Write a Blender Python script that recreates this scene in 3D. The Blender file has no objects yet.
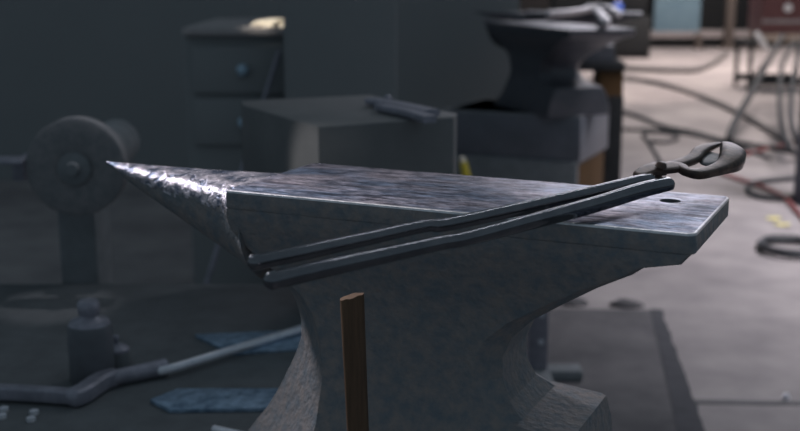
import bpy, bmesh, math, random
from mathutils import Vector, Matrix
from mathutils import noise as mn
random.seed(7)
S = bpy.context.scene
COL = S.collection
R = math.radians
PI = math.pi

# ------------------------------------------------------------------ camera
F = 1155.0
CAMZ = 1.02
PITCH = R(12.24)
cam_d = bpy.data.cameras.new('camera')
cam_d.sensor_width = 36.0
cam_d.lens = 36.0 * F / 800.0
cam_d.clip_start = 0.02
cam_d.dof.use_dof = True
cam_d.dof.focus_distance = 1.02
cam_d.dof.aperture_fstop = 6.0
cam = bpy.data.objects.new('camera', cam_d)
COL.objects.link(cam)
cam.location = (0, 0, CAMZ)
cam.rotation_euler = (PI / 2 - PITCH, 0, 0)
S.camera = cam


def ray(px, py):
    x = (px - 400) / F
    y = -(py - 215.5) / F
    return Vector((x, math.cos(PITCH) + y * math.sin(PITCH), -math.sin(PITCH) + y * math.cos(PITCH)))


def on(px, py, z):
    """point of the level plane z"""
    r = ray(px, py)
    return Vector((0, 0, CAMZ)) + r * ((z - CAMZ) / r.z)


def at(px, py, d):
    """point at ground distance d ahead"""
    r = ray(px, py)
    return Vector((0, 0, CAMZ)) + r * (d / r.y)


# ------------------------------------------------------------------ materials
def mat(name, col, rough=0.6, metal=0.0, spec=0.3, col2=None, scale=20.0, detail=6.0, bump=0.0, bscale=80.0,
        bdist=0.002, rough2=None, stretch=(1, 1, 1), contrast=(0.35, 0.65), emit=None):
    m = bpy.data.materials.new(name)
    m.use_nodes = True
    nt = m.node_tree
    b = nt.nodes['Principled BSDF']
    b.inputs['Base Color'].default_value = (*col, 1)
    b.inputs['Roughness'].default_value = rough
    b.inputs['Metallic'].default_value = metal
    b.inputs['Specular IOR Level'].default_value = spec
    tc = nt.nodes.new('ShaderNodeTexCoord')
    mp = nt.nodes.new('ShaderNodeMapping')
    mp.inputs['Scale'].default_value = stretch
    nt.links.new(tc.outputs['Object'], mp.inputs['Vector'])
    n = nt.nodes.new('ShaderNodeTexNoise')
    n.inputs['Scale'].default_value = scale
    n.inputs['Detail'].default_value = detail
    n.inputs['Roughness'].default_value = 0.65
    nt.links.new(mp.outputs[0], n.inputs['Vector'])
    cr = nt.nodes.new('ShaderNodeValToRGB')
    cr.color_ramp.elements[0].position = contrast[0]
    cr.color_ramp.elements[1].position = contrast[1]
    c2 = col2 if col2 else tuple(min(1, c * 1.25) for c in col)
    cr.color_ramp.elements[0].color = (*col, 1)
    cr.color_ramp.elements[1].color = (*c2, 1)
    nt.links.new(n.outputs['Fac'], cr.inputs['Fac'])
    nt.links.new(cr.outputs['Color'], b.inputs['Base Color'])
    if rough2 is not None:
        mr = nt.nodes.new('ShaderNodeMapRange')
        mr.inputs['From Min'].default_value = 0.3
        mr.inputs['From Max'].default_value = 0.7
        mr.inputs['To Min'].default_value = rough
        mr.inputs['To Max'].default_value = rough2
        nt.links.new(n.outputs['Fac'], mr.inputs['Value'])
        nt.links.new(mr.outputs[0], b.inputs['Roughness'])
    if bump > 0:
        n2 = nt.nodes.new('ShaderNodeTexNoise')
        n2.inputs['Scale'].default_value = bscale
        n2.inputs['Detail'].default_value = 5
        nt.links.new(mp.outputs[0], n2.inputs['Vector'])
        bp = nt.nodes.new('ShaderNodeBump')
        bp.inputs['Strength'].default_value = bump
        bp.inputs['Distance'].default_value = bdist
        nt.links.new(n2.outputs['Fac'], bp.inputs['Height'])
        nt.links.new(bp.outputs[0], b.inputs['Normal'])
    return m


def worn_face():
    m = bpy.data.materials.new('worn_face')
    m.use_nodes = True
    nt = m.node_tree
    b = nt.nodes['Principled BSDF']
    b.inputs['Metallic'].default_value = 0.9
    tc = nt.nodes.new('ShaderNodeTexCoord')

    def noise(scale, stretch, detail=8, rough=0.65):
        mp = nt.nodes.new('ShaderNodeMapping'); mp.inputs['Scale'].default_value = stretch
        nt.links.new(tc.outputs['Object'], mp.inputs['Vector'])
        n = nt.nodes.new('ShaderNodeTexNoise'); n.inputs['Scale'].default_value = scale; n.inputs['Detail'].default_value = detail; n.inputs['Roughness'].default_value = rough
        nt.links.new(mp.outputs[0], n.inputs['Vector'])
        return n

    def ramp(n, p0, c0, p1, c1):
        r = nt.nodes.new('ShaderNodeValToRGB')
        r.color_ramp.elements[0].position = p0; r.color_ramp.elements[0].color = (*c0, 1)
        r.color_ramp.elements[1].position = p1; r.color_ramp.elements[1].color = (*c1, 1)
        nt.links.new(n.outputs['Fac'], r.inputs['Fac'])
        return r
    broad = ramp(noise(14, (0.8, 1.6, 1), 6), 0.40, (0.19, 0.245, 0.34), 0.62, (0.47, 0.43, 0.475))
    fine = ramp(noise(80, (0.55, 1.3, 1), 9, 0.8), 0.40, (0.22, 0.22, 0.26), 0.60, (1.45, 1.4, 1.4))
    pits = ramp(noise(34, (0.5, 1.3, 1), 5, 0.6), 0.36, (0.25, 0.24, 0.27), 0.43, (1, 1, 1))
    m1 = nt.nodes.new('ShaderNodeMix'); m1.data_type = 'RGBA'; m1.blend_type = 'MULTIPLY'; m1.inputs['Factor'].default_value = 1
    nt.links.new(broad.outputs['Color'], m1.inputs['A']); nt.links.new(fine.outputs['Color'], m1.inputs['B'])
    m2 = nt.nodes.new('ShaderNodeMix'); m2.data_type = 'RGBA'; m2.blend_type = 'MULTIPLY'; m2.inputs['Factor'].default_value = 0.85
    nt.links.new(m1.outputs['Result'], m2.inputs['A']); nt.links.new(pits.outputs['Color'], m2.inputs['B'])
    nt.links.new(m2.outputs['Result'], b.inputs['Base Color'])
    rr = noise(70, (0.4, 1.8, 1), 6)
    mr = nt.nodes.new('ShaderNodeMapRange'); mr.inputs['From Min'].default_value = 0.35; mr.inputs['From Max'].default_value = 0.65
    mr.inputs['To Min'].default_value = 0.52; mr.inputs['To Max'].default_value = 0.30
    nt.links.new(rr.outputs['Fac'], mr.inputs['Value']); nt.links.new(mr.outputs[0], b.inputs['Roughness'])
    bp = nt.nodes.new('ShaderNodeBump'); bp.inputs['Strength'].default_value = 0.5; bp.inputs['Distance'].default_value = 0.0008
    nb = noise(170, (0.5, 1.4, 1), 5)
    nt.links.new(nb.outputs['Fac'], bp.inputs['Height']); nt.links.new(bp.outputs[0], b.inputs['Normal'])
    return m


M = {}
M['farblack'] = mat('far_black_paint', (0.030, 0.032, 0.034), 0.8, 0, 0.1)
M['scale'] = mat('forged_scale', (0.185, 0.21, 0.235), 0.66, 0.0, 0.12, (0.31, 0.275, 0.26), 70, bump=0.8, bscale=130, bdist=0.003)
M['face'] = worn_face()
M['edge'] = mat('bright_arris', (0.62, 0.60, 0.62), 0.36, 0.9, 0.5, (0.9, 0.87, 0.88), 70, 8, bump=0.4, bscale=160, bdist=0.001)
M['shadescale'] = mat('shade_dark_scale', (0.065, 0.07, 0.085), 0.36, 0.1, 0.6, (0.09, 0.09, 0.105), 20, bump=0.5, bscale=60, bdist=0.003)  # darkened copy of the forged scale, shade put into the rear anvils' colour
M['horn'] = mat('hammered_horn', (0.07, 0.10, 0.16), 0.36, 0.8, 0.5, (0.66, 0.60, 0.64), 60, 8, bump=1.0, bscale=120, bdist=0.004,
                rough2=0.48, stretch=(1, 0.7, 1), contrast=(0.40, 0.60))
M['rein'] = mat('dark_bright_steel', (0.15, 0.153, 0.17), 0.10, 0.85, 0.5, (0.20, 0.20, 0.215), 60, rough2=0.16, bump=0.05, bscale=200, bdist=0.001)
M['rust'] = mat('brown_scale_steel', (0.060, 0.042, 0.036), 0.40, 0.35, 0.35, (0.16, 0.10, 0.075), 110, bump=0.25, bscale=240, bdist=0.001)
M['bit'] = mat('grey_bit', (0.20, 0.19, 0.19), 0.45, 0.4, 0.4, (0.30, 0.28, 0.28), 90, bump=0.2, bscale=200, bdist=0.001)
M['black'] = mat('black_steel', (0.20, 0.21, 0.22), 0.75, 0, 0.1)
M['blackgloss'] = mat('black_oily_steel', (0.14, 0.15, 0.175), 0.4, 0.1, 0.4, (0.18, 0.19, 0.22), 12, bump=0.2, bscale=30, bdist=0.004)
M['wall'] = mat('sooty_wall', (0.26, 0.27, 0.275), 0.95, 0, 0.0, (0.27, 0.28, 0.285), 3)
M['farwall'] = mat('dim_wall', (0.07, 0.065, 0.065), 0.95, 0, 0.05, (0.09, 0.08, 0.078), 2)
M['handle'] = mat('hickory', (0.10, 0.060, 0.038), 0.5, 0, 0.3, (0.19, 0.112, 0.066), 30, stretch=(3, 3, 0.25), bump=0.2, bscale=90, bdist=0.001)
M['timber'] = mat('brown_timber', (0.075, 0.042, 0.018), 0.7, 0, 0.2, (0.115, 0.062, 0.026), 12, stretch=(2, 2, 0.2), bump=0.3, bscale=20, bdist=0.003)
M['darktimber'] = mat('dark_timber', (0.20, 0.19, 0.18), 0.85, 0, 0.1, (0.24, 0.22, 0.20), 12, stretch=(2, 2, 0.2))
M['cable'] = mat('black_rubber', (0.045, 0.047, 0.052), 0.6, 0, 0.3)
M['greycable'] = mat('grey_rubber', (0.16, 0.15, 0.15), 0.7, 0, 0.2)
M['redcable'] = mat('faded_red_rubber', (0.24, 0.08, 0.08), 0.6, 0, 0.3)
M['bluesheen'] = mat('blue_sheen_plate', (0.12, 0.19, 0.28), 0.42, 0.3, 0.5, (0.40, 0.54, 0.70), 60, bump=0.8, bscale=70, bdist=0.004, rough2=0.3)  # bluish plate with bench top reflections put into its colour
M['bar'] = mat('grey_forged_bar', (0.25, 0.25, 0.29), 0.45, 0.4, 0.3, (0.36, 0.35, 0.41), 50, bump=0.4, bscale=90, bdist=0.002)
M['shiny'] = mat('bright_rod', (0.70, 0.71, 0.78), 0.3, 0.3, 0.5, (0.85, 0.85, 0.9), 60, bump=0.2, bscale=120, bdist=0.001)
M['pale'] = mat('pale_cloth', (0.80, 0.72, 0.60), 0.9, 0, 0.1, bump=0.4, bscale=40, bdist=0.004)
M['palesteel'] = mat('pale_steel', (0.55, 0.52, 0.53), 0.4, 0.5, 0.5)
M['blue'] = mat('blue_plastic', (0.05, 0.11, 0.45), 0.5, 0, 0.4)
M['paleblue'] = mat('faded_blue_sheet', (0.16, 0.26, 0.33), 0.5, 0, 0.4, (0.21, 0.32, 0.39), 4)
M['rail'] = mat('grey_rail', (0.30, 0.27, 0.27), 0.6, 0.1, 0.3)
M['rustpost'] = mat('rusty_post', (0.12, 0.10, 0.09), 0.7, 0.1, 0.2)
M['red'] = mat('dull_red_paint', (0.13, 0.055, 0.055), 0.5, 0, 0.4)
M['tan'] = mat('tan_panel', (0.42, 0.33, 0.27), 0.6, 0, 0.3)
M['white'] = mat('white_enamel', (0.80, 0.78, 0.78), 0.35, 0, 0.5)
M['yellow'] = mat('yellow_plastic', (0.70, 0.56, 0.06), 0.45, 0, 0.4)
M['paleyellow'] = mat('pale_yellow_paper', (0.70, 0.62, 0.27), 0.8, 0, 0.2)
M['mat'] = mat('mottled_dark_grey', (0.095, 0.092, 0.098), 0.85, 0, 0.15, (0.17, 0.16, 0.165), 4, 8, bump=0.3, bscale=30, bdist=0.004)
M['sheetedge'] = mat('darker_grey_strip', (0.075, 0.075, 0.083), 0.85, 0, 0.15)
M['grit'] = mat('grinding_stone', (0.19, 0.195, 0.205), 0.85, 0, 0.2, (0.26, 0.25, 0.255), 80, bump=0.4, bscale=140, bdist=0.002)

# concrete floor
m = bpy.data.materials.new('concrete')
m.use_nodes = True
nt = m.node_tree
b = nt.nodes['Principled BSDF']
b.inputs['Roughness'].default_value = 0.75
b.inputs['Specular IOR Level'].default_value = 0.25
tc = nt.nodes.new('ShaderNodeTexCoord')
n1 = nt.nodes.new('ShaderNodeTexNoise'); n1.inputs['Scale'].default_value = 1.6; n1.inputs['Detail'].default_value = 8; n1.inputs['Roughness'].default_value = 0.62
n2 = nt.nodes.new('ShaderNodeTexNoise'); n2.inputs['Scale'].default_value = 7.0; n2.inputs['Detail'].default_value = 6
nt.links.new(tc.outputs['Object'], n1.inputs['Vector'])
nt.links.new(tc.outputs['Object'], n2.inputs['Vector'])
ad = nt.nodes.new('ShaderNodeMath'); ad.operation = 'MULTIPLY_ADD'; ad.inputs[1].default_value = 0.45
nt.links.new(n2.outputs['Fac'], ad.inputs[0]); nt.links.new(n1.outputs['Fac'], ad.inputs[2])
cr = nt.nodes.new('ShaderNodeValToRGB')
cr.color_ramp.elements[0].position = 0.56; cr.color_ramp.elements[0].color = (0.225, 0.204, 0.208, 1)
cr.color_ramp.elements[1].position = 0.88; cr.color_ramp.elements[1].color = (0.37, 0.335, 0.33, 1)
nt.links.new(ad.outputs[0], cr.inputs['Fac'])
nt.links.new(cr.outputs['Color'], b.inputs['Base Color'])
bp = nt.nodes.new('ShaderNodeBump'); bp.inputs['Strength'].default_value = 0.15; bp.inputs['Distance'].default_value = 0.01
nt.links.new(n2.outputs['Fac'], bp.inputs['Height']); nt.links.new(bp.outputs[0], b.inputs['Normal'])
M['floor'] = m


# ------------------------------------------------------------------ mesh helpers
def finish(name, bm, material, parent=None, smooth=35, loc=None):
    bmesh.ops.recalc_face_normals(bm, faces=bm.faces)
    me = bpy.data.meshes.new(name)
    bm.to_mesh(me)
    bm.free()
    for k in (material if isinstance(material, (list, tuple)) else [material]):
        me.materials.append(k)
    if smooth:
        for p in me.polygons:
            p.use_smooth = True
        me.set_sharp_from_angle(angle=R(smooth))
    o = bpy.data.objects.new(name, me)
    COL.objects.link(o)
    if parent:
        o.parent = parent
    if loc is not None:
        o.location = loc
    return o


def tag(o, label, cat, group=None, kind=None):
    o['label'] = label
    o['category'] = cat
    if group:
        o['group'] = group
    if kind:
        o['kind'] = kind
    return o


def thing(name, loc, label, cat, rz=0.0, group=None):
    o = bpy.data.objects.new(name, None)
    o.empty_display_size = 0.05
    COL.objects.link(o)
    o.location = loc
    o.rotation_euler = (0, 0, rz)
    return tag(o, label, cat, group)


def structure(o):
    o['kind'] = 'structure'
    return o


def box(bm, x0, x1, y0, y1, z0, z1, bev=0.0, mtx=None):
    r = bmesh.ops.create_cube(bm, size=1.0)
    vs = r['verts']
    for v in vs:
        v.co = Vector(((x0 + x1) / 2 + v.co.x * (x1 - x0), (y0 + y1) / 2 + v.co.y * (y1 - y0), (z0 + z1) / 2 + v.co.z * (z1 - z0)))
    if mtx:
        for v in vs:
            v.co = mtx @ v.co
    if bev:
        es = list({e for v in vs for e in v.link_edges})
        bmesh.ops.bevel(bm, geom=es, offset=bev, segments=2, affect='EDGES', profile=0.5)
    return bm


def rings(bm, secs, cap=True):
    """loft through equal-length rings of points"""
    vv = [[bm.verts.new(p) for p in s] for s in secs]
    n = len(vv[0])
    for a, c in zip(vv, vv[1:]):
        for i in range(n):
            j = (i + 1) % n
            bm.faces.new((a[i], a[j], c[j], c[i]))
    if cap:
        bm.faces.new(vv[0])
        bm.faces.new(list(reversed(vv[-1])))
    return bm


def spline(pts, n):
    """Catmull-Rom through the points (any dimension)"""
    pts = [Vector(p) for p in pts]
    out = []
    for i in range(len(pts) - 1):
        p0 = pts[max(i - 1, 0)]; p1 = pts[i]; p2 = pts[i + 1]; p3 = pts[min(i + 2, len(pts) - 1)]
        for k in range(n):
            t = k / n
            out.append(0.5 * ((2 * p1) + (p2 - p0) * t + (2 * p0 - 5 * p1 + 4 * p2 - p3) * t * t + (3 * p1 - p0 - 3 * p2 + p3) * t ** 3))
    out.append(pts[-1])
    return out


def sweep(bm, path, radii, up=Vector((0, 0, 1)), seg=12, power=2.0, domed=True):
    """tube along path; radii: list of (side, up) half sizes; power>2 gives squarer sections"""
    secs = []
    n = len(path)
    pts = list(path)
    rad = list(radii)

    def ring(p, t, ra):
        s = t.cross(up).normalized()
        w = s.cross(t).normalized()
        rs = []
        for k in range(seg):
            a = 2 * PI * k / seg
            c, q = math.cos(a), math.sin(a)
            c = math.copysign(abs(c) ** (2 / power), c)
            q = math.copysign(abs(q) ** (2 / power), q)
            rs.append(p + s * c * ra[0] + w * q * ra[1])
        return rs
    for i in range(n):
        t = (pts[min(i + 1, n - 1)] - pts[max(i - 1, 0)]).normalized()
        if domed and i == 0:
            for f, g in ((0.9, 0.35), (0.5, 0.75)):
                secs.append(ring(pts[0] - t * rad[0][0] * f * 0.7, t, (rad[0][0] * g, rad[0][1] * g)))
        secs.append(ring(pts[i], t, rad[i]))
        if domed and i == n - 1:
            for f, g in ((0.5, 0.75), (0.9, 0.35)):
                secs.append(ring(pts[-1] + t * rad[-1][0] * f * 0.7, t, (rad[-1][0] * g, rad[-1][1] * g)))
    return rings(bm, secs)


def tube(bm, pts, r, n=6, seg=10, up=Vector((0, 0, 1))):
    p = spline(pts, n) if n > 1 else [Vector(q) for q in pts]
    return sweep(bm, p, [(r, r)] * len(p), up, seg)


def lathe(bm, prof, seg=40, mtx=None):
    """profile [(r,z)...] round the z axis"""
    secs = []
    for r, z in prof:
        s = [Vector((r * math.cos(2 * PI * k / seg), r * math.sin(2 * PI * k / seg), z)) for k in range(seg)]
        secs.append([mtx @ q for q in s] if mtx else s)
    return rings(bm, secs)


def prism(bm, poly, z0, z1, bev=0.0):
    vs0 = [bm.verts.new((p[0], p[1], z0)) for p in poly]
    vs1 = [bm.verts.new((p[0], p[1], z1)) for p in poly]
    n = len(poly)
    bm.faces.new(vs0); bm.faces.new(list(reversed(vs1)))
    for i in range(n):
        j = (i + 1) % n
        bm.faces.new((vs0[i], vs0[j], vs1[j], vs1[i]))
    if bev:
        es = list({e for v in vs0 + vs1 for e in v.link_edges})
        bmesh.ops.bevel(bm, geom=es, offset=bev, segments=2, affect='EDGES', profile=0.5)
    return bm


def copy_tree(o, parent=None):
    c = o.copy()
    COL.objects.link(c)
    if parent:
        c.parent = parent
    for ch in [k for k in o.children]:
        copy_tree(ch, c)
    return c


# ------------------------------------------------------------------ setting
bm = bmesh.new(); box(bm, -9, 14, -6, 17, -0.2, 0)
structure(finish('floor', bm, M['floor'], smooth=0))
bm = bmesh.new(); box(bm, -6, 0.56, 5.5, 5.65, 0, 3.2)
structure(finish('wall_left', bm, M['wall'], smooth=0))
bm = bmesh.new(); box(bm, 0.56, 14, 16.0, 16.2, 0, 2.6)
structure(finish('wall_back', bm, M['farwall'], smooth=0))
# control joint in the concrete (a recessed strip with darker filler)
j0 = on(686, 402, 0); j1 = on(815, 404, 0)
d = (j1 - j0).normalized()
bm = bmesh.new()
prism(bm, [(j0 - d * 0.8 + Vector((0, -0.012, 0)))[:2], (j1 + d * 2.5 + Vector((0, -0.012, 0)))[:2], (j1 + d * 2.5 + Vector((0, 0.012, 0)))[:2], (j0 - d * 0.8 + Vector((0, 0.012, 0)))[:2]], 0.0, 0.002)
structure(finish('trim_1', bm, mat('joint_filler', (0.15, 0.145, 0.15), 0.9, 0, 0.1), smooth=0))
# dark steel column behind
bm = bmesh.new(); c = at(334, 60, 3.15)
box(bm, c.x - 0.125, -0.01, 3.05, 3.3, 0, 3.2, 0.002)
structure(finish('column', bm, M['wall']))

# ------------------------------------------------------------------ anvil
T = 0.81
AH = 0.30


def A(u, v, z):
    return Vector((u - 0.16, v - 0.086, z + AH))


def lerp_tab(tab, z):
    for a, c in zip(tab, tab[1:]):
        if a[0] >= z >= c[0]:
            f = (a[0] - z) / (a[0] - c[0])
            return [p + (q - p) * f for p, q in zip(a[1:], c[1:])]
    return list(tab[-1][1:])


# z: u0 (horn end), u1 (heel end), v0, v1, chamfer along u (horn end), chamfer along v, heel-end chamfer
BODY = [
    (-0.018, 0.000, 0.4405, 0.000, 0.172, 0.001, 0.001, 0.002),
    (-0.027, -0.001, 0.4330, 0.001, 0.171, 0.001, 0.001, 0.003),
    (-0.034, -0.002, 0.4020, 0.003, 0.169, 0.003, 0.003, 0.004),
    (-0.042, -0.004, 0.3920, 0.006, 0.166, 0.008, 0.008, 0.006),
    (-0.060, -0.004, 0.3600, 0.014, 0.158, 0.020, 0.018, 0.010),
    (-0.082, 0.006, 0.3270, 0.023, 0.149, 0.034, 0.032, 0.014),
    (-0.104, 0.020, 0.2950, 0.028, 0.144, 0.046, 0.042, 0.018),
    (-0.125, 0.031, 0.2740, 0.030, 0.140, 0.047, 0.046, 0.020),
    (-0.145, 0.036, 0.2655, 0.030, 0.138, 0.048, 0.048, 0.020),
    (-0.165, 0.036, 0.2660, 0.030, 0.138, 0.050, 0.048, 0.020),
    (-0.185, 0.028, 0.2750, 0.0275, 0.142, 0.060, 0.052, 0.018),
    (-0.198, 0.021, 0.2900, 0.0245, 0.149, 0.066, 0.056, 0.012),
    (-0.204, 0.018, 0.3400, 0.0225, 0.151, 0.069, 0.058, 0.006),
    (-0.228, 0.004, 0.3435, 0.016, 0.160, 0.082, 0.068, 0.004),
    (-0.252, -0.012, 0.3440, 0.009, 0.165, 0.094, 0.077, 0.003),
    (-0.275, -0.030, 0.3440, 0.004, 0.168, 0.098, 0.080, 0.003),
    (-0.300, -0.048, 0.3440, 0.003, 0.169, 0.098, 0.080, 0.003),
]


def make_anvil(label, loc, rz):
    t = thing('anvil', loc, label, 'anvil', rz)
    bm = bmesh.new()
    secs = []
    zs = [row[0] for row in BODY]
    for row in BODY:
        z, u0, u1, v0, v1, cu, cv, ce = row
        secs.append([A(u0 + cu, v0, z), A((u0 + u1) / 2, v0, z), A(u1 - ce, v0, z), A(u1, v0 + ce, z), A(u1, v1 - ce, z), A(u1 - ce, v1, z),
                     A((u0 + u1) / 2, v1, z), A(u0 + cu, v1, z), A(u0, v1 - cv, z), A(u0, v0 + cv, z)])
    rings(bm, secs)
    finish('body', bm, M['scale'], t, smooth=24)
    # face plate
    bm = bmesh.new()
    prism(bm, [A(0, 0, 0)[:2], A(0.4365, 0, 0)[:2], A(0.4415, 0.0022, 0)[:2], A(0.4435, 0.007, 0)[:2], A(0.4435, 0.164, 0)[:2], A(0.4415, 0.170, 0)[:2], A(0.436, 0.172, 0)[:2], A(0, 0.172, 0)[:2]],
          AH - 0.0185, AH, 0.0023)
    # round pritchel hole
    fo = finish('face', bm, [M['face'], M['scale'], M['edge']], t, smooth=30)
    cb = bmesh.new()
    h = A(0.397, 0.126, 0)
    lathe(cb, [(0.0095, AH - 0.1), (0.0095, AH + 0.05)], 28, Matrix.Translation((h.x, h.y, 0)))
    cut = finish('cutter', cb, M['scale'], None, 0)
    md = fo.modifiers.new('hole', 'BOOLEAN'); md.operation = 'DIFFERENCE'; md.object = cut; md.solver = 'EXACT'
    cut.location = (0, 0, 0)
    rl, rr = t.location.copy(), t.rotation_euler.copy()
    t.location = (0, 0, 0); t.rotation_euler = (0, 0, 0)
    bpy.context.view_layer.update()
    me = bpy.data.meshes.new_from_object(fo.evaluated_get(bpy.context.evaluated_depsgraph_get()))
    fo.modifiers.clear()
    fo.data = me
    bpy.data.objects.remove(cut)
    t.location = rl; t.rotation_euler = rr
    for p in me.polygons:
        p.material_index = 0 if p.normal.z > 0.985 else (2 if p.normal.z > 0.2 else 1)
        p.use_smooth = True
    me.set_sharp_from_angle(angle=R(30))
    # horn with its flat table at the root
    bm = bmesh.new()
    secs = []
    N = 90
    for i in range(N + 1):
        s = i / N
        u = 0.012 - 0.222 * s
        k = max(1 - s, 0.0)
        hw = lerp_tab([(1.0, 0.083), (0.95, 0.074), (0.85, 0.062), (0.743, 0.054), (0.55, 0.041), (0.36, 0.029), (0.18, 0.0165), (0.07, 0.0075), (0.0, 0.0016)], k)[0]
        top = -0.005 * k ** 0.7
        dep = 0.100 * k ** 1.0 + 0.004
        pw = 2.2 + 2.2 * k
        sec = []
        for q in range(96):
            a = 2 * PI * q / 96
            ca, sa = math.cos(a), math.sin(a)
            pp = pw if sa > 0 else 1.9
            x = math.copysign(abs(ca) ** (2 / pp), ca) * hw
            y = math.copysign(abs(sa) ** (2 / pp), sa)
            mid = top - dep * 0.36
            z = mid + (y * dep * 0.36 if y > 0 else y * dep * 0.64)
            sec.append(A(u, 0.087 + x, z))
        secs.append(sec)
    rings(bm, secs)
    ho = finish('horn', bm, [M['horn'], M['scale']], t, smooth=60)
    for p in ho.data.polygons:
        n_ = p.normal
        c_ = p.center
        j_ = 0.22 * mn.noise(c_ * 60) + 0.12 * mn.noise(c_ * 160)
        p.material_index = 0 if n_.z + j_ > 0.16 - 0.25 * max(0.0, -c_.x - 0.16) / 0.2 else 1
    return t


ROT = R(-24.749)
A0 = Vector((-0.16709, 1.08286, 0)); U_ = Vector((math.cos(ROT), math.sin(ROT), 0)); V_ = Vector((-U_.y, U_.x, 0))


def AW(u, v, z):
    p = A0 + U_ * u + V_ * v
    return Vector((p.x, p.y, T + z))


anvil = make_anvil('large worn steel anvil in sharp focus with tongs lying across its face', AW(0.16, 0.086, -AH), ROT)

# timber stand that carries it, with a shelf on the near side
st = thing('anvil_stand', AW(0.16, 0.086, 0) * Vector((1, 1, 0)) if False else Vector((AW(0.16, 0.086, 0).x, AW(0.16, 0.086, 0).y, 0)),
           'dark timber stand under the sharply focused anvil', 'anvil stand', ROT)
bm = bmesh.new(); box(bm, -0.165, 0.155, -0.075, 0.075, 0.0, T - AH, 0.006)
finish('timber_block', bm, M['darktimber'], st)
bm = bmesh.new(); box(bm, -0.171, 0.161, -0.081, 0.081, 0.40, 0.44, 0.002)
finish('steel_band', bm, M['black'], st)
bm = bmesh.new(); box(bm, -0.10, 0.12, -0.172, -0.074, 0.44, 0.455, 0.002)
finish('shelf', bm, M['black'], st)

# hammer stored head down on that shelf
hx = at(352, 300, 0.955)
bmh = thing('hammer', (hx.x, hx.y, 0.455), 'brown wooden hammer handle standing upright in front of the anvil waist', 'hammer', ROT)
top = at(352, 296, 0.955); low = at(358, 431, 0.955)
dv = (top - low); dv = dv / dv.z
base = low + dv * (0.475 - low.z)
inv = Matrix.Rotation(-ROT, 4, 'Z')


def hl(p):
    return inv @ (p - Vector((hx.x, hx.y, 0.455)))


path = [hl(base + dv * (top.z - 0.475) * k / 14) for k in range(15)]
rad = [(0.0085 + 0.0012 * (k / 14) ** 2 - (0.0015 if k < 4 else 0), 0.0105 + 0.001 * (k / 14)) for k in range(15)]
bm = bmesh.new(); sweep(bm, path, rad, Vector((0, 1, 0)), 20, 2.3, False)
for v in bm.verts:
    if v.co.z > path[-1].z - 0.002:
        v.co.z += 0.0015 * mn.noise(v.co * 200) + (v.co.x - path[-1].x) * 0.25
finish('handle', bm, M['handle'], bmh, 50)
bm = bmesh.new(); bb = hl(base)
box(bm, bb.x - 0.055, bb.x + 0.055, bb.y - 0.017, bb.y + 0.017, 0.0, 0.034, 0.006)
finish('head', bm, M['black'], bmh)

# ------------------------------------------------------------------ tongs lying across the face
BOSS = Vector((0.25, 1.06, T + 0.0225))
AX = Vector((0.61, 0.792, 0)).normalized()
LW = Vector((-AX.y, AX.x, 0))
SL, TL = 0.083, math.tan(R(14))


def tp(px, py):
    """point of the slightly tipped plane in which the tongs lie"""
    r = ray(px, py)
    nrm = Vector((-(AX.x * SL + LW.x * TL), -(AX.y * SL + LW.y * TL), 1))
    o = Vector((0, 0, CAMZ))
    k = (BOSS - o).dot(nrm) / r.dot(nrm)
    return o + r * k


PN = Vector((-(AX.x * SL + LW.x * TL), -(AX.y * SL + LW.y * TL), 1)).normalized()


def tong_part(name, pxs, rads, material, parent, n=6, power=2.2, lift=0.0, seg=14):
    pts = [tp(*p) - parent.location + PN * lift for p in pxs]
    ext = [Vector((*p, rr[0], rr[1])) if False else Vector((rr[0], rr[1], 0)) for p, rr in zip(pts, rads)]
    path = spline(pts, n)
    rr = spline(ext, n)
    bm = bmesh.new()
    sweep(bm, path, [(q.x, q.y) for q in rr], PN, seg, power)
    return finish(name, bm, material, parent, 50)


tg = thing('tongs', BOSS - Vector((0, 0, 0.0225)), 'long dark steel blacksmith tongs lying diagonally across the large anvil face', 'tongs')
tong_part('rein', [(253, 263), (300, 253), (360, 240), (424, 226), (446, 224.5), (520, 209), (590, 193.5), (632, 183), (650, 178.5)],
          [(.0056, .0056), (.0057, .0057), (.0053, .0053), (.005, .005), (.0052, .0052), (.0052, .0058), (.0055, .0065), (.006, .006), (.006, .005)], M['rein'], tg)
tong_part('rein', [(270, 281), (330, 267), (390, 254), (440, 243), (466, 238.5), (530, 222), (590, 206), (640, 190.5), (668, 183.5)],
          [(.0063, .0063), (.0063, .0063), (.0059, .0059), (.0055, .0055), (.0054, .0056), (.0055, .0066), (.006, .0072), (.007, .007), (.0078, .0062)], M['rein'], tg)
# jaw of the far rein crosses over the top and ends in an upturned hook
jawB = tong_part('jaw', [(637, 178.5), (650, 173), (668, 170.5), (679, 170), (685, 174.5), (697, 177), (711, 174), (722, 170), (730, 164.5), (731.5, 157), (727, 150), (723.5, 147)],
                 [(.005, .0025), (.008, .003), (.009, .003), (.007, .003), (.005, .0036), (.0055, .004), (.006, .0042), (.008, .005), (.012, .0072), (.0125, .0072), (.008, .005), (.004, .003)],
                 M['rust'], tg, 6, 4.5, 0.003)
jawA = tong_part('jaw', [(662, 174), (655, 168.5), (668, 167.5), (684, 163.5), (694, 159), (699, 153), (708, 148.5), (719.5, 144.8)],
                 [(.006, .0025), (.007, .003), (.006, .003), (.006, .0034), (.0065, .0036), (.0065, .0036), (.005, .003), (.0025, .0018)],
                 M['rust'], tg, 6, 3.8, 0.001)
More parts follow.
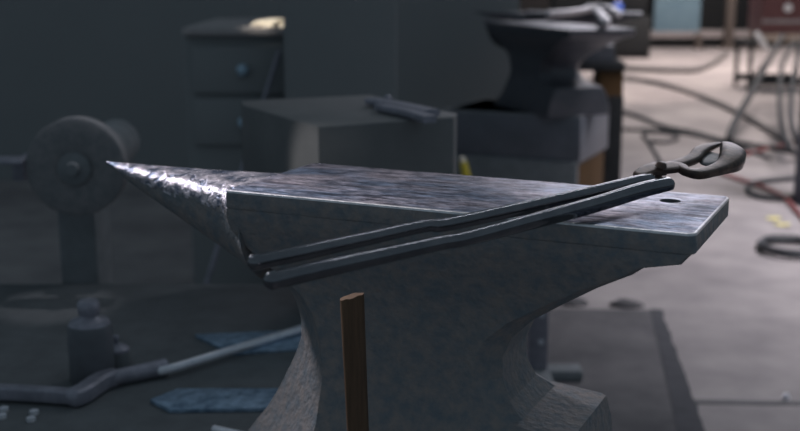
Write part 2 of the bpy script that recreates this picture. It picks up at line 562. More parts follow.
# hollowed bit between the jaws
o = tong_part('bit', [(706, 161), (710, 158.5), (716, 156), (723, 155)], [(.006, .002), (.017, .0025), (.020, .0025), (.012, .002)], M['bit'], tg, 6, 2.4, -0.003)
o['label'] = 'grey hollowed bit'
rp = tp(659, 174) - tg.location
bm = bmesh.new()
lathe(bm, [(0.0001, -0.008), (0.0035, -0.008), (0.0035, 0.007), (0.0055, 0.0075), (0.0045, 0.0105), (0.002, 0.0118), (0.0001, 0.012)], 18,
      Matrix.Translation(rp) @ PN.to_track_quat('Z', 'Y').to_matrix().to_4x4())
finish('rivet', bm, M['rust'], tg, 50)

# ------------------------------------------------------------------ low bench on the left with its clutter
BZ = 0.45
bn = thing('workbench', (-0.62, 1.62, 0), 'low dark workbench at the lower left behind the anvil horn', 'workbench')
bm = bmesh.new(); box(bm, -0.75, 0.48, -0.42, 0.42, BZ - 0.05, BZ, 0.004)
finish('bench_top', bm, mat('bench_steel', (0.135, 0.142, 0.148), 0.8, 0, 0.05), bn)
for sx, sy in ((-0.69, -0.36), (0.42, -0.36), (-0.69, 0.36), (0.42, 0.36)):
    bm = bmesh.new(); box(bm, sx - 0.04, sx + 0.04, sy - 0.04, sy + 0.04, 0, BZ - 0.05, 0.003)
    finish('leg', bm, M['darktimber'], bn)

# bent lever
z0 = BZ + 0.013
lv = thing('lever_bar', on(80, 395, BZ), 'long bent steel lever bar lying on the low bench', 'lever')


def lp(px, py, z=z0):
    return on(px, py, z) - lv.location


bm = bmesh.new(); sweep(bm, spline([lp(-40, 391), lp(0, 392), lp(40, 394), lp(78, 397)], 4), [(0.010, 0.010)] * 13, seg=12, power=4, domed=False)
finish('flat_grip', bm, M['bar'], lv)
bm = bmesh.new(); sweep(bm, spline([lp(72, 398), lp(84, 393), lp(100, 382), lp(114, 377)], 4), [(0.012 + 0.002 * math.sin(k / 12 * PI), 0.013) for k in range(13)], seg=12, power=3)
finish('elbow', bm, M['bar'], lv)
bm = bmesh.new(); sweep(bm, spline([lp(108, 379), lp(135, 373.5), lp(166, 367)], 5), [(0.011 + 0.0015 * (k / 10), 0.011 + 0.0015 * (k / 10)) for k in range(11)], seg=18, domed=False)
finish('socket', bm, M['bar'], lv)
bm = bmesh.new(); sweep(bm, [lp(160, 371), lp(175, 367.5), lp(240, 347.5), lp(306, 327.5), lp(314, 325)], [(0.0065, 0.0065)] * 5, seg=14)
o = finish('rod', bm, M['shiny'], lv); o['label'] = 'bright steel rod'

# bluish plates, bench top reflections put into their colour
for (q, lab) in (([(150, 399), (178, 388), (300, 388), (300, 407), (170, 409)], 'blue grey plate with painted sheen lying on the bench below the bright lever rod'),
                 ([(195, 334), (312, 329), (312, 346), (232, 352)], 'blue grey plate with painted sheen lying behind the bright lever rod')):
    pts = [on(a, b_, BZ + 0.006) for a, b_ in q]
    c = sum(pts, Vector()) / len(pts)
    bm = bmesh.new(); prism(bm, [((p - c).x, (p - c).y) for p in pts], 0, 0.006, 0.001)
    o = finish('steel_plate', bm, M['bluesheen'], None, 30, (c.x, c.y, BZ)); tag(o, lab, 'steel plate')

# oil can
p = on(93, 380, BZ)
oc = thing('oil_can', (p.x, p.y, BZ), 'dark capped can standing on the bench behind the lever bend', 'can')
bm = bmesh.new(); lathe(bm, [(0.0001, 0), (0.029, 0), (0.031, 0.003), (0.031, 0.078), (0.029, 0.083), (0.0001, 0.084)], 36)
finish('body', bm, mat('can_paint', (0.13, 0.135, 0.15), 0.5, 0, 0.3), oc)
bm = bmesh.new(); lathe(bm, [(0.029, 0.083), (0.026, 0.088), (0.015, 0.092), (0.012, 0.096), (0.012, 0.1)], 30)
finish('shoulder', bm, M['bar'], oc)
bm = bmesh.new(); lathe(bm, [(0.0001, 0.098), (0.0145, 0.098), (0.0155, 0.1), (0.0155, 0.112), (0.013, 0.116), (0.0001, 0.117)], 24)
finish('cap', bm, M['bar'], oc)
# small pot with knobbed lid
p = on(109, 377, BZ) + Vector((0, 0.05, 0))
gp = thing('grease_pot', (p.x, p.y, BZ), 'small dark pot with a knobbed lid beside the capped can', 'pot')
bm = bmesh.new(); lathe(bm, [(0.0001, 0), (0.018, 0), (0.019, 0.003), (0.018, 0.022), (0.0001, 0.022)], 28)
finish('pot', bm, M['black'], gp)
bm = bmesh.new(); lathe(bm, [(0.019, 0.022), (0.0185, 0.026), (0.011, 0.031), (0.003, 0.033), (0.003, 0.038), (0.005, 0.041), (0.004, 0.045), (0.0001, 0.046)], 28)
finish('lid', bm, M['bar'], gp)
# nuts and a punch
nut = None
for (px, py, lab) in ((4, 408, 'small steel nut at the far left of the bench under the lever grip'), (2, 415, 'small steel nut at the far left edge, below another nut'),
                      (34, 411, 'small steel nut just below the right end of the lever grip'), (31, 418, 'lowest small steel nut below the lever grip')):
    p = on(px, py, BZ + 0.004)
    bm = bmesh.new()
    lathe(bm, [(0.0028, 0.0), (0.0062, 0.0), (0.0062, 0.005), (0.0028, 0.005)], 6)
    o = finish('steel_nut', bm, M['shiny'], None, 0, (p.x, p.y, BZ)); tag(o, lab, 'nut', 'loose nuts on the low bench')
a = on(214, 429, BZ + 0.005); c = on(250, 437, BZ + 0.005)
bm = bmesh.new(); sweep(bm, [Vector((0, 0, 0.005)), Vector(((c - a).x, (c - a).y, 0.005))], [(0.005, 0.005)] * 2, seg=12)
tag(finish('steel_punch', bm, M['shiny'], None, 40, (a.x, a.y, BZ)), 'short bright steel rod on the bench at the bottom edge', 'punch')

# ------------------------------------------------------------------ grinding wheel on a pedestal, far left
gx = at(78, 166, 1.95)
gr = thing('grinder', (gx.x, gx.y, 0), 'dark pedestal grinder with a round wheel behind the horn tip', 'grinder')
rx = Matrix.Translation((0, 0, gx.z)) @ Matrix.Rotation(PI / 2, 4, 'X')
bm = bmesh.new(); lathe(bm, [(0.012, -0.02), (0.078, -0.02), (0.084, -0.016), (0.084, 0.016), (0.078, 0.02), (0.02, 0.02), (0.012, 0.016)], 64, rx)
finish('wheel', bm, M['grit'], gr)
bm = bmesh.new(); lathe(bm, [(0.0001, -0.1), (0.013, -0.1), (0.013, 0.026), (0.028, 0.021), (0.028, 0.027), (0.012, 0.03), (0.010, 0.04), (0.0001, 0.04)][::1], 28, rx)
finish('spindle', bm, M['black'], gr)
bm = bmesh.new(); lathe(bm, [(0.0001, -0.30), (0.036, -0.295), (0.044, -0.28), (0.044, -0.06), (0.036, -0.045), (0.0001, -0.04)], 36, rx)
finish('motor_housing', bm, M['black'], gr)
bm = bmesh.new(); box(bm, -0.075, -0.005, 0.11, 0.23, 0.03, gx.z - 0.03, 0.006); box(bm, -0.16, 0.16, 0.03, 0.31, 0.0, 0.03, 0.006)
finish('pedestal', bm, M['black'], gr)
bm = bmesh.new(); box(bm, -0.22, -0.086, -0.03, 0.03, gx.z + 0.007, gx.z + 0.013, 0.001); box(bm, -0.12, -0.10, 0.02, 0.12, gx.z - 0.03, gx.z + 0.007, 0.001); box(bm, -0.12, -0.03, 0.1, 0.12, gx.z - 0.03, gx.z, 0.001)
finish('tool_rest', bm, M['bar'], gr)

# ------------------------------------------------------------------ steel block with chamfered corner on its stump
q0 = on(318, 127, 0.78); q1 = on(293, 120, 0.78)
ez = (Vector((0.88, 0.476, 0)), Vector((-0.476, 0.88, 0)))
poly = [q0, q0 + ez[0] * 0.24, q0 + ez[0] * 0.27 + ez[1] * 0.04, q0 + ez[0] * 0.27 + ez[1] * 0.36, q0 + ez[0] * 0.02 + ez[1] * 0.38, q1 + ez[1] * 0.22, q1]
cc = sum(poly, Vector()) / len(poly)
sb = thing('swage_block', (cc.x, cc.y, 0.60), 'dark squared steel block with a lit left corner behind the anvil face', 'steel block')
bm = bmesh.new(); prism(bm, [((p - cc).x, (p - cc).y) for p in poly], 0, 0.18, 0.002)
finish('block', bm, mat('block_steel', (0.165, 0.168, 0.17), 0.7, 0, 0.1, (0.20, 0.20, 0.20), 9), sb, 25)
ss = thing('block_stump', (cc.x + 0.10, cc.y + 0.03, 0), 'dark round stump under the chamfered steel block', 'stump')
bm = bmesh.new(); lathe(bm, [(0.0001, 0), (0.145, 0), (0.135, 0.1), (0.130, 0.59), (0.125, 0.6), (0.0001, 0.6)], 32)
finish('log', bm, M['darktimber'], ss)
bm = bmesh.new(); lathe(bm, [(0.129, 0.5), (0.136, 0.5), (0.136, 0.54), (0.129, 0.54)], 32)
finish('hoop', bm, M['black'], ss)
# flat tongs on it
t2 = thing('flat_tongs', on(400, 106, 0.78), 'pale flat forked tongs lying on the dark steel block', 'tongs')
for pts, w in (([(372, 101), (400, 106), (432, 113)], 0.016), ([(380, 107), (405, 112), (430, 119.5)], 0.012)):
    pp = [on(a, b_, 0.788) - t2.location for a, b_ in pts]
    bm = bmesh.new(); sweep(bm, spline(pp, 5), [(w, 0.006)] * 11, seg=8, power=5, domed=False)
    finish('arm', bm, M['bar'], t2)
bm = bmesh.new(); lathe(bm, [(0.0001, 0.0), (0.007, 0.0), (0.007, 0.016), (0.0001, 0.02)], 14, Matrix.Translation(on(388, 106, 0.78) - t2.location))
finish('rivet', bm, M['bar'], t2)

# ------------------------------------------------------------------ second anvil on banded timber stand
def make_stand(label, loc, w, d_, h, rz, legs=False):
    t = thing('timber_stand', loc, label, 'anvil stand', rz)
    if not legs:
        bm = bmesh.new(); box(bm, -w, w, -d_, d_, 0, h, 0.01); finish('timber_block', bm, M['timber'], t)
        bm = bmesh.new(); box(bm, -w - 0.01, w + 0.01, -d_ - 0.01, d_ + 0.01, h - 0.165, h - 0.004, 0.006); finish('steel_band', bm, M['blackgloss'], t)
        bm = bmesh.new(); box(bm, -w - 0.006, w + 0.004, -d_ - 0.022, -d_ - 0.002, 0.03, h - 0.16, 0.004); finish('shade_plate', bm, M['black'], t)  # last box: dark sheet standing in for shade on the near side
        bm = bmesh.new(); box(bm, -w - 0.008, w + 0.008, -d_ - 0.008, d_ + 0.008, h - 0.012, h, 0.002); finish('top_plate', bm, M['black'], t)
    else:
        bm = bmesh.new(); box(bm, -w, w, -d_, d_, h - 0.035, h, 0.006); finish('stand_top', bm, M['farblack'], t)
        for sx in (-1, 1):
            for sy in (-1, 1):
                bm = bmesh.new(); box(bm, sx * (w - 0.055) - 0.05, sx * (w - 0.055) + 0.05, sy * (d_ - 0.05) - 0.04, sy * (d_ - 0.05) + 0.04, 0, h - 0.035, 0.006)
                lg = finish('leg', bm, M['timber'], t)
                bm = bmesh.new(); box(bm, sx * (w - 0.055) - 0.054, sx * (w - 0.055) + 0.054, sy * (d_ - 0.05) - 0.044, sy * (d_ - 0.05) + 0.044, 0.06, 0.48, 0.004)
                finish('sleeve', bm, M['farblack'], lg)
    return t


DB = 4.25
pb = at(520, 100, DB)
zB = 0.505
an2 = copy_tree(anvil)
an2['label'] = 'dark blurred anvil on a banded timber stand beyond the tong jaws'
an2.location = (pb.x + 0.085, DB, zB); an2.rotation_euler = (0, 0, R(-68)); an2.scale = (1.4, 1.5, 1.02)
make_stand('dark banded timber stand with an orange brown side under the blurred anvil', (pb.x + 0.03, DB + 0.02, 0), 0.25, 0.19, zB, R(-24))

# third anvil, on legs
DC = 5.6
zc = 0.62 + 0.30 * 0.68
DC = on(592, 12, zc).y + 0.02
pcx = at(567, 40, DC)
def dress(o):  # swaps in the darkened scale so the rear anvils look shaded
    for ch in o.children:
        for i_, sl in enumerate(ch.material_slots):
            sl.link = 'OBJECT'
            sl.material = sl.material if sl.material in (M['face'], M['edge']) else (M['horn'] if sl.material == M['horn'] else M['shadescale'])


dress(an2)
an3 = copy_tree(anvil)
an3['label'] = 'farthest dark anvil on a legged timber stand'
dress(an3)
an3.location = (pcx.x, DC, 0.62); an3.rotation_euler = (0, 0, R(-10)); an3.scale = (1.1, 1.1, 0.68)
make_stand('legged timber stand with brown legs under the farthest anvil', (pcx.x - 0.0, DC, 0), 0.235, 0.15, 0.62, R(-4), True)
# tongs on the farthest anvil
t3 = thing('open_tongs', on(590, 10, zc), 'pale open tongs lying on the farthest anvil', 'tongs')
for nm, pts, w in (('rein', [(548, 14), (570, 12.5), (590, 9.5)], 0.014), ('jaw', [(586, 9), (596, 10.5), (602, 17), (606, 23)], 0.018), ('jaw', [(588, 7), (600, 7), (611, 9), (617, 14)], 0.018)):
    pp = [on(a, b_, zc + 0.015) - t3.location for a, b_ in pts]
    bm = bmesh.new(); n_ = 5; sp = spline(pp, n_)
    sweep(bm, sp, [(w, 0.014)] * len(sp), seg=10, power=2.5)
    finish(nm, bm, M['palesteel'], t3)

# yellow handled tool leaning on the stand
p = at(462, 158, 3.88); g0 = Vector((p.x + 0.09, p.y - 0.02, 0.006))
yh = thing('hand_tool', (g0.x, g0.y, 0), 'yellow handled tool leaning against the banded timber stand', 'tool')
tp_ = p - Vector((g0.x, g0.y, 0)); bt = Vector((0, 0, 0.008))
bm = bmesh.new(); sweep(bm, [bt + (tp_ - bt) * f for f in (0, 0.3, 0.75)], [(0.007, 0.007)] * 3, Vector((0, 1, 0)), 10)
finish('shaft', bm, M['black'], yh)
bm = bmesh.new(); sweep(bm, [bt + (tp_ - bt) * f for f in (0.73, 0.8, 0.9, 0.96)], [(0.011, 0.011), (0.015, 0.015), (0.014, 0.014), (0.013, 0.013)], Vector((0, 1, 0)), 12)
finish('grip', bm, M['yellow'], yh)
bm = bmesh.new(); sweep(bm, [bt + (tp_ - bt) * f for f in (0.96, 1.0)], [(0.012, 0.012), (0.010, 0.010)], Vector((0, 1, 0)), 12)
finish('end_cap', bm, M['pale'], yh)

# ------------------------------------------------------------------ bench with drawers at the back left
bx0 = at(200, 28, 3.2); bx1 = at(287, 28, 3.2)
wb = thing('tool_cabinet', ((bx0.x + bx1.x) / 2, 3.5, 0), 'dark cabinet with a thin pale top edge at the back left', 'cabinet')
hw = (bx1.x - bx0.x) / 2 + 0.05
bm = bmesh.new(); box(bm, -hw, hw, -0.27, 0.3, 0, bx0.z - 0.02, 0.004); finish('carcass', bm, M['wall'], wb)
bm = bmesh.new(); box(bm, -hw, hw, -0.3, 0.3, bx0.z - 0.02, bx0.z, 0.003); finish('cabinet_top', bm, mat('worn_top', (0.36, 0.33, 0.33), 0.6, 0, 0.3), wb)
kp = at(243, 90, 3.2)
for px, dz, nm, hh, mm in ((243, 0.33, 'drawer', 0.13, M['wall']), (243, 0.18, 'drawer', 0.13, M['wall'])):
    zc_ = bx0.z - 0.05 - (0.33 - dz) * 0.97 - hh / 2
    bm = bmesh.new(); box(bm, -hw + 0.02, hw - 0.02, -0.285, -0.268, zc_ - hh / 2, zc_ + hh / 2, 0.002); dr = finish(nm, bm, mm, wb)
    bm = bmesh.new(); r_ = bmesh.ops.create_uvsphere(bm, u_segments=16, v_segments=10, radius=0.017)
    for v in bm.verts:
        v.co = v.co + Vector((kp.x - wb.location.x, -0.298, zc_))
    finish('knob', bm, mat('blue_knob', (0.40, 0.54, 0.66), 0.35, 0.2, 0.5), dr)
# pale rag on its top
rg = at(272, 18, 3.3)
bm = bmesh.new()
r_ = bmesh.ops.create_icosphere(bm, subdivisions=4, radius=1)
from mathutils import noise as mn
for v in bm.verts:
    k = 1 + 0.35 * mn.noise(v.co * 1.8 + Vector((3, 1, 2))) + 0.12 * mn.noise(v.co * 5)
    x = v.co.x * k * 0.05
    v.co = Vector((x, v.co.y * k * 0.05, max(v.co.z * k * (0.014 + 0.12 * max(x + 0.02, 0)), -0.006) + 0.006))
tag(finish('rag', bm, M['pale'], None, 60, (rg.x, 3.28, bx0.z)), 'pale crumpled rag on the edge of the dark cabinet top', 'rag')
# rod leaning against the cabinet front
a = at(279, 52, 3.19); c = at(264, 100, 3.15)
k = (c - a); c2 = a + k * ((0.006 - a.z) / k.z)
bm = bmesh.new(); sweep(bm, [Vector((0, 0, 0.006)), Vector(((a - c2).x, (a - c2).y, a.z))], [(0.007, 0.007)] * 2, Vector((0, 1, 0)), 10)
tag(finish('leaning_rod', bm, M['bar'], None, 40, (c2.x, c2.y, 0)), 'thin dark rod leaning against the cabinet front', 'rod')

# ------------------------------------------------------------------ jack stand seen past the waist
jp = on(546, 386, 0)
js = thing('jack_stand', (jp.x - 0.01, jp.y + 0.02, 0.0142), 'blue grey steel post on a low foot seen between anvil waist and floor sheet', 'stand')
bm = bmesh.new(); box(bm, -0.035, 0.012, -0.02, 0.02, 0.02, 0.44, 0.003); finish('post', bm, M['bar'], js)
bm = bmesh.new(); box(bm, -0.12, 0.10, -0.03, 0.03, 0.0, 0.028, 0.006); box(bm, -0.04, 0.02, -0.1, 0.1, 0.0, 0.025, 0.006); finish('foot', bm, M['black'], js)
bm = bmesh.new(); box(bm, -0.06, 0.037, -0.03, 0.03, 0.44, 0.455, 0.003); finish('saddle', bm, M['black'], js)
for zz in (0.1, 0.17, 0.24):
    bm = bmesh.new(); lathe(bm, [(0.0001, 0), (0.007, 0), (0.006, 0.004), (0.0001, 0.005)], 14, Matrix.Translation((-0.005, -0.02, zz)) @ Matrix.Rotation(PI / 2, 4, 'X'))
    finish('bolt', bm, M['shiny'], js)

# ------------------------------------------------------------------ flat dark grey sheet on the floor, darker strip along its right side
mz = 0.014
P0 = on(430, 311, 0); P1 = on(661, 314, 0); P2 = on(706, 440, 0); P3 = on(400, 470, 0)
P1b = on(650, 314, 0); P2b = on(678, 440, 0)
mt = thing('dark_floor_sheet', ((P0 + P2) / 2), 'mottled dark grey sheet on the concrete floor behind the anvil', 'mat')
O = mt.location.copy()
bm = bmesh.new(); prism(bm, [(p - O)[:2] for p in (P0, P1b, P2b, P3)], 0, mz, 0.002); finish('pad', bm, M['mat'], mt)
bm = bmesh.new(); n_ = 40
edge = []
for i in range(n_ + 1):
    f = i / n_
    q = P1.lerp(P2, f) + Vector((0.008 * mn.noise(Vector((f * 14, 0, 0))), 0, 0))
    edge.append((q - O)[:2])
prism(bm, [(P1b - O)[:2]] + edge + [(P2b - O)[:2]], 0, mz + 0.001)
o = finish('border', bm, M['sheetedge'], mt, 0); o['label'] = 'darker ragged border strip'
for px, py, w in ((576, 309, 0.045), (629, 311, 0.05)):
    p = on(px, py, 0)
    bm = bmesh.new(); r_ = bmesh.ops.create_icosphere(bm, subdivisions=3, radius=1)
    for v in bm.verts:
        k = 1 + 0.25 * mn.noise(v.co * 1.7 + Vector((px, 0, 0)))
        v.co = Vector((v.co.x * w * k, v.co.y * 0.03 * k, max(v.co.z * 0.022 * k, -0.0) + 0.0))
    o = finish('steel_lump', bm, M['mat'], None, 60, (p.x, p.y + 0.05, 0))
    tag(o, 'dark lump at the far floor sheet edge, %s' % ('nearest the anvil heel' if px < 600 else 'farther from the anvil heel'), 'lump', 'dark lumps along the floor sheet')

# ------------------------------------------------------------------ cables over the floor
def cable(name, pts, r, material, label, group='cables on the concrete floor', closed=False):
    P = [Vector(p) for p in pts]
    c = P[0].copy(); c.z = 0
    bm = bmesh.new(); tube(bm, [p - c for p in P], r, 7, 10)
    return tag(finish(name, bm, material, None, 60, c), label, 'cable', group)


def fl(pts, r):
    return [on(a, b_, r) for a, b_ in pts]


cable('floor_cable', fl([(596, 66), (625, 68), (655, 69.5), (690, 70), (706, 66), (718, 59), (726, 53)], 0.03), 0.03, M['greycable'], 'grey hose curving to the rusty post at the far rack')
cable('floor_cable', fl([(590, 79), (625, 78), (655, 82), (690, 92), (725, 106), (755, 121), (790, 143)], 0.021), 0.021, M['greycable'], 'grey hose sweeping right across the pale floor below the farthest hose')
cable('floor_cable', fl([(588, 106), (612, 109), (640, 117), (662, 126), (690, 132), (722, 140), (760, 146), (800, 153)], 0.014), 0.014, M['cable'], 'dark cable running from the banded stand toward the gas cylinder')
cable('floor_cable', fl([(592, 127), (620, 129), (650, 130), (676, 132), (700, 136), (735, 146), (770, 158)], 0.011), 0.011, M['cable'], 'dark cable just above the tong jaws, lower of two from the stand')
cable('floor_cable', fl([(664, 168), (657, 156), (648, 141), (643, 134), (656, 132), (674, 134), (677, 139), (664, 142), (650, 141)], 0.010), 0.010, M['cable'], 'thin dark cable ending in a small flat loop above the tongs')
cable('red_cable', fl([(724, 156), (745, 154), (770, 148), (800, 141), (820, 136)], 0.010), 0.010, M['redcable'], 'faded red cable, upper of two right of the tong jaws')
cable('red_cable', fl([(716, 171), (735, 178), (760, 186), (782, 196), (796, 210), (806, 222)], 0.010), 0.010, M['redcable'], 'faded red cable, lower of two right of the tong jaws')
cable('floor_cable', fl([(800, 178), (772, 180), (752, 184), (748, 191), (762, 197), (785, 198), (806, 193)], 0.012), 0.012, M['cable'], 'dark cable loop right of the tong jaws beside the cylinder')
# lying coil
cc_ = on(796, 249, 0.012)
bm = bmesh.new()
pts = []
for k in range(0, 61):
    a = 2 * PI * k / 30
    rr = 0.128 + 0.006 * math.sin(a * 3.3)
    pts.append(Vector((rr * math.cos(a), rr * math.sin(a) * 1.0, 0.012 + 0.020 * k / 60)))
sweep(bm, pts, [(0.011, 0.011)] * len(pts), seg=10)
tag(finish('cable_coil', bm, M['cable'], None, 60, (cc_.x, cc_.y, 0)), 'coiled black cable lying at the right edge of the floor', 'cable coil')

# paper scraps
for px, py, lab in ((774, 219, 'pale yellow scrap on the floor right of the heel, farther of two'), (782, 225, 'pale yellow scrap on the floor right of the heel, nearer of two')):
    p = on(px, py, 0.002)
    bm = bmesh.new()
    g = [[bm.verts.new((-0.03 + 0.06 * i / 6, (-0.022 + 0.044 * j / 6), 0.003 + 0.006 * (mn.noise(Vector((i * .5 + px, j * .5, 0))) + 0.5))) for i in range(7)] for j in range(7)]
    for j in range(6):
        for i in range(6):
            bm.faces.new((g[j][i], g[j][i + 1], g[j + 1][i + 1], g[j + 1][i]))
    o = finish('paper_scrap', bm, M['paleyellow'], None, 60, (p.x, p.y, 0)); o.rotation_euler = (0, 0, 0.4 if px < 780 else -0.5)
    tag(o, lab, 'scrap', 'yellow scraps')
# bolt head
p = on(786, 399, 0)
bt_ = thing('floor_bolt', (p.x, p.y, 0), 'small shiny bolt on the floor joint at the lower right', 'bolt')
bm = bmesh.new(); lathe(bm, [(0.0001, 0), (0.009, 0), (0.009, 0.008), (0.0001, 0.009)], 6); finish('head', bm, M['shiny'], bt_, 0)
bm = bmesh.new(); lathe(bm, [(0.0001, 0.008), (0.005, 0.008), (0.005, 0.014), (0.0001, 0.016)], 14); finish('shank', bm, M['shiny'], bt_)

# ------------------------------------------------------------------ gas cylinder at the right edge
p = on(822, 203, 0)
gc = thing('gas_cylinder', (p.x, p.y, 0), 'dark gas cylinder cut off by the right edge', 'gas cylinder')
bm = bmesh.new(); lathe(bm, [(0.0001, 0), (0.115, 0), (0.122, 0.012), (0.122, 0.92), (0.112, 0.99), (0.085, 1.04), (0.045, 1.07), (0.035, 1.08), (0.0001, 1.08)], 40)
finish('body', bm, mat('cylinder_paint', (0.08, 0.09, 0.12), 0.5, 0, 0.4), gc)
bm = bmesh.new(); lathe(bm, [(0.0001, 1.07), (0.02, 1.08), (0.02, 1.13), (0.04, 1.135), (0.04, 1.155), (0.0001, 1.16)], 20)
finish('valve', bm, M['rail'], gc)

# ------------------------------------------------------------------ cart with a red machine, far right
DK = 9.6
k0 = at(749, 88, DK); k1 = at(812, 88, DK)
ct = thing('machine_cart', ((k0.x + k1.x) / 2, DK + 0.2, 0), 'red machine on a thin legged frame at the far right', 'machine cart')
w = (k1.x - k0.x) / 2
zt = at(760, 46, DK).z
for sx in (-1, 1):
    for sy in (-1, 1):
        bm = bmesh.new(); tube(bm, [(sx * w, sy * 0.2, 0.0), (sx * w, sy * 0.2, zt)], 0.018, 1, 10, Vector((0, 1, 0))); finish('leg', bm, M['farblack'], ct)
for sy in (-0.2, 0.2):
    bm = bmesh.new(); tube(bm, [(-w, sy, 0.075), (w, sy, 0.075)], 0.03, 1, 10); finish('rail', bm, M['farblack'], ct)
bm = bmesh.new(); tube(bm, [(-w, -0.2, 0.09), (-w * 0.1, -0.2, zt)], 0.014, 1, 10, Vector((0, 1, 0))); finish('brace', bm, M['rail'], ct)
bm = bmesh.new(); box(bm, -w - 0.03, w + 0.03, -0.23, 0.23, zt, zt + 0.03, 0.005); finish('platform', bm, M['farblack'], ct)
bm = bmesh.new(); box(bm, -w + 0.10, w - 0.03, -0.21, 0.2, zt + 0.03, zt + 0.10, 0.008); finish('tan_panel', bm, M['tan'], ct)
bm = bmesh.new(); box(bm, -w + 0.07, w, -0.2, 0.2, zt + 0.10, zt + 0.5, 0.02); red = finish('housing', bm, M['red'], ct)
bm = bmesh.new(); box(bm, -w + 0.07, w, -0.206, -0.195, zt + 0.185, zt + 0.215, 0.003); finish('trim_strip', bm, M['rail'], red)
bm = bmesh.new(); lathe(bm, [(0.0001, 0), (0.034, 0), (0.032, 0.02), (0.0001, 0.03)], 24, Matrix.Translation((w * 0.05, -0.2, zt + 0.31)) @ Matrix.Rotation(PI / 2, 4, 'X')); finish('dial', bm, M['white'], red)
bm = bmesh.new(); tube(bm, [at(757, 34, DK - 0.05) - ct.location, at(766, 48, DK - 0.05) - ct.location], 0.026, 1, 12); finish('white_handle', bm, M['white'], ct)

# hoses that hang from the cart to the floor
def hang(pts, label, r=0.018):
    return cable('hanging_hose', [at(a, b_, d_) for a, b_, d_ in pts[:-1]] + [on(pts[-1][0], pts[-1][1], r)], r, M['cable'], label, 'hoses hanging from the red machine')


hang([(782, 36, 9.3), (768, 62, 8.6), (752, 92, 7.6), (738, 116, 6.9), (730, 134, 6.5), (728, 145, 0)], 'black hose falling left from the red machine to the floor', 0.021)
hang([(796, 40, 9.3), (783, 62, 8.4), (780, 92, 7.3), (781, 120, 6.5), (788, 146, 6.0), (800, 156, 0)], 'black hose falling straight down beside the cylinder', 0.016)
hang([(806, 30, 9.0), (796, 66, 7.6), (791, 100, 6.3), (793, 130, 5.7), (806, 166, 0)], 'black hose nearest the right edge in front of the machine', 0.014)

# ------------------------------------------------------------------ far rack with blue sheets
DR = 14.6
r0 = at(640, 40, DR); r1 = at(775, 40, DR)
rk = thing('storage_rack', ((r0.x + r1.x) / 2, DR + 0.3, 0), 'long low rack with pale rail at the far wall', 'rack')
w = (r1.x - r0.x) / 2
zr = at(660, 35, DR).z
bm = bmesh.new(); box(bm, -w, w, -0.3, 0.3, zr - 0.04, zr + 0.04, 0.005); finish('shelf_rail', bm, M['rail'], rk)
bm = bmesh.new(); box(bm, -w, w, -0.26, 0.3, 0.03, zr - 0.04, 0.005); finish('kick_board', bm, M['farblack'], rk)
bm = bmesh.new(); box(bm, -w, w, 0.2, 0.3, zr + 0.04, 1.3, 0.005); finish('back_board', bm, M['farblack'], rk)
for px in (697, 727, 754):
    x = at(px, 40, DR).x - rk.location.x
    bm = bmesh.new(); ww = 0.05 if px != 697 else 0.028
    box(bm, x - ww, x + ww, -0.42, -0.3, 0.0, 1.5 if px != 697 else zr + 0.02, 0.004); box(bm, x - ww * 2, x + ww * 2, -0.5, -0.25, 0.0, 0.03, 0.004)
    finish('post', bm, M['rustpost'], rk)
b0 = at(654, 30, DR); b1 = at(700, 30, DR)
bm = bmesh.new(); box(bm, b0.x, b1.x, DR + 0.02, DR + 0.06, zr + 0.04, 1.2, 0.004)
for v in bm.verts:
    v.co -= Vector(((b0.x + b1.x) / 2, DR + 0.04, zr + 0.04))
tag(finish('blue_sheet', bm, M['paleblue'], None, 30, ((b0.x + b1.x) / 2, DR + 0.04, zr + 0.04)), 'faded blue sheet standing on the far rack', 'sheet')

# dark cabinets left of it, with a blue jug
k0 = at(556, 30, 13.0); k1 = at(651, 30, 13.0)
cb = thing('dark_cabinet', ((k0.x + k1.x) / 2, 13.3, 0), 'wide dark cabinet on the far floor left of the blue sheet', 'cabinet')
w = (k1.x - k0.x) / 2
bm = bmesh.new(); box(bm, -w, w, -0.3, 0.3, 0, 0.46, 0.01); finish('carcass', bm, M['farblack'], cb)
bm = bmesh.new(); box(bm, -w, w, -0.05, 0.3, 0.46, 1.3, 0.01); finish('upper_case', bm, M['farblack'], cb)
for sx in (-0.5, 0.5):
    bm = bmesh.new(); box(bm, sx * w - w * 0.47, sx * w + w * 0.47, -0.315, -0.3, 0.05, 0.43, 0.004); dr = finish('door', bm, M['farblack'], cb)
    bm = bmesh.new(); box(bm, sx * w * 0.3 - 0.012, sx * w * 0.3 + 0.012, -0.345, -0.315, 0.22, 0.34, 0.004); finish('handle', bm, M['rail'], dr)
jp = at(621, 22, 12.9)
jg = thing('blue_jug', (jp.x, 13.13, 0.46), 'blue jug on the far dark cabinet behind the farthest anvil', 'jug')
bm = bmesh.new(); lathe(bm, [(0.0001, 0), (0.055, 0), (0.06, 0.01), (0.06, 0.11), (0.035, 0.15), (0.02, 0.16), (0.0001, 0.16)], 28); finish('body', bm, M['blue'], jg)
bm = bmesh.new(); lathe(bm, [(0.0001, 0.158), (0.024, 0.158), (0.024, 0.18), (0.0001, 0.182)], 18); finish('cap', bm, M['white'], jg)

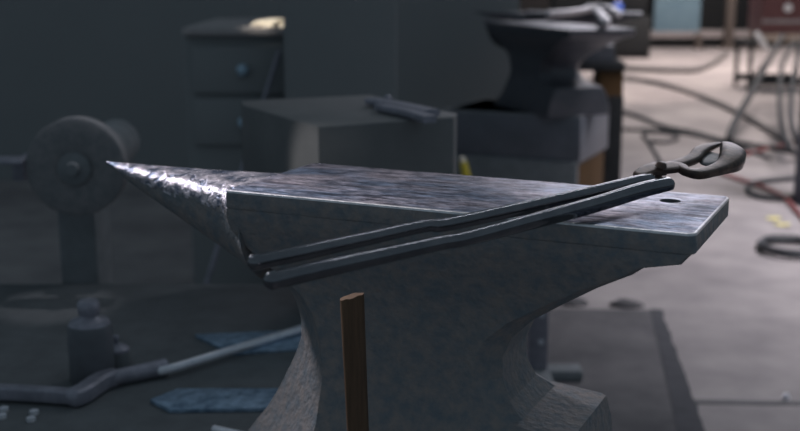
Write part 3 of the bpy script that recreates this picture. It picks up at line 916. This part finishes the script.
# ------------------------------------------------------------------ light
W = bpy.data.worlds.new('world')
S.world = W
W.use_nodes = True
nt = W.node_tree
bg = nt.nodes['Background']
tc = nt.nodes.new('ShaderNodeTexCoord')
sx_ = nt.nodes.new('ShaderNodeSeparateXYZ')
nt.links.new(tc.outputs['Generated'], sx_.inputs[0])
cr = nt.nodes.new('ShaderNodeValToRGB')
mr = nt.nodes.new('ShaderNodeMapRange')
mr.inputs['From Min'].default_value = -1; mr.inputs['From Max'].default_value = 1
nt.links.new(sx_.outputs['Z'], mr.inputs['Value'])
nt.links.new(mr.outputs[0], cr.inputs['Fac'])
e = cr.color_ramp.elements
e[0].position = 0.3; e[0].color = (0.124, 0.168, 0.204, 1)
e[1].position = 0.9; e[1].color = (0.106, 0.138, 0.165, 1)
nt.links.new(cr.outputs['Color'], bg.inputs['Color'])
bg.inputs['Strength'].default_value = 1.06


def area(name, loc, target, sx, sy, power, col, spread=180):
    l = bpy.data.lights.new(name, 'AREA')
    l.shape = 'RECTANGLE'; l.size = sx; l.size_y = sy; l.energy = power; l.color = col
    l.spread = R(spread)
    o = bpy.data.objects.new(name, l)
    COL.objects.link(o)
    o.location = loc
    o.rotation_euler = (Vector(target) - Vector(loc)).to_track_quat('-Z', 'Y').to_euler()
    return o


# window high on the left, then added unseen fills for floor and anvil face
area('left_window_light', (-1.6, 2.6, 2.2), (-0.2, 1.13, 0.80), 0.3, 0.3, 0.42, (0.97, 0.93, 1.0), 14)
area('floor_fill_near', (2.7, 3.9, 3.8), (2.7, 3.95, 0), 0.9, 0.9, 60, (0.97, 0.93, 1.0), 76)  # added fills, here and below, stand in for daylight on the floor
area('floor_fill_middle', (2.8, 6.8, 4.0), (2.8, 6.85, 0), 1.4, 1.4, 48, (1.0, 0.91, 0.88), 95)
area('floor_fill_far', (3.6, 11.5, 4.5), (3.6, 11.6, 0), 2.6, 2.6, 220, (1.0, 0.87, 0.81), 110)
area('face_sheen_fill', (2.5, 9.0, 2.7), (0.15, 1.0, 0.81), 3.0, 1.7, 3.9, (0.95, 0.90, 1.0), 40)  # added for the sheen on the anvil face


def spot(name, loc, target, power, angle, col, blend=0.6, size=0.02):
    l = bpy.data.lights.new(name, 'SPOT')
    l.energy = power; l.spot_size = R(angle); l.spot_blend = blend; l.color = col; l.shadow_soft_size = size
    o = bpy.data.objects.new(name, l)
    COL.objects.link(o)
    o.location = loc
    o.rotation_euler = (Vector(target) - Vector(loc)).to_track_quat('-Z', 'Y').to_euler()
    return o


tl = area('rein_highlight_strip', (0.95, 3.15, 2.65), (0.0, 0.95, 0.8), 1.6, 0.07, 2.7, (0.92, 0.93, 1.0), 120)
zl = (Vector(tl.location) - Vector((0.0, 0.95, 0.8))).normalized()      # added strip, set parallel to the tong reins for their highlight line
xl = (Vector((0.61, 0.79, 0)) - zl * zl.dot(Vector((0.61, 0.79, 0)))).normalized()
tl.rotation_euler = Matrix((xl, zl.cross(xl), zl)).transposed().to_euler()
spot('face_edge_spot', (-0.95, 2.1, 3.4), (-0.09, 1.03, 0.81), 75, 7, (1.0, 0.95, 0.95), 0.8, 0.05)  # added narrow spot for a bright line on the face edge
spot('sun_patch_spot', (1.9, 9.6, 4.6), (1.87, 9.3, 0), 480, 15, (1.0, 0.82, 0.74), 0.25, 0.05)  # added spot standing in for a sun patch on the floor
spot('rag_spot', (-1.7, 1.6, 2.4), (rg.x, 3.28, bx0.z + 0.01), 330, 3.2, (1.0, 0.93, 0.82), 0.5, 0.02)  # added narrow spot, brightens the rag alone
spot('wheel_rim_spot', (-0.25, 2.25, 2.7), (gx.x + 0.01, 1.95, gx.z + 0.085), 32, 6, (0.95, 0.93, 1.0), 0.7, 0.02)  # added spot to light the top of the wheel rim
spot('block_side_spot', (-1.9, 1.0, 1.5), (-0.135, 1.755, 0.70), 60, 5.5, (1.0, 0.95, 0.95))  # added spot for the lit patch on the block's left side

S.view_settings.view_transform = 'Standard'
S.view_settings.look = 'None'
S.view_settings.exposure = 0.0
S.view_settings.gamma = 1.0
S.view_settings.use_curve_mapping = False
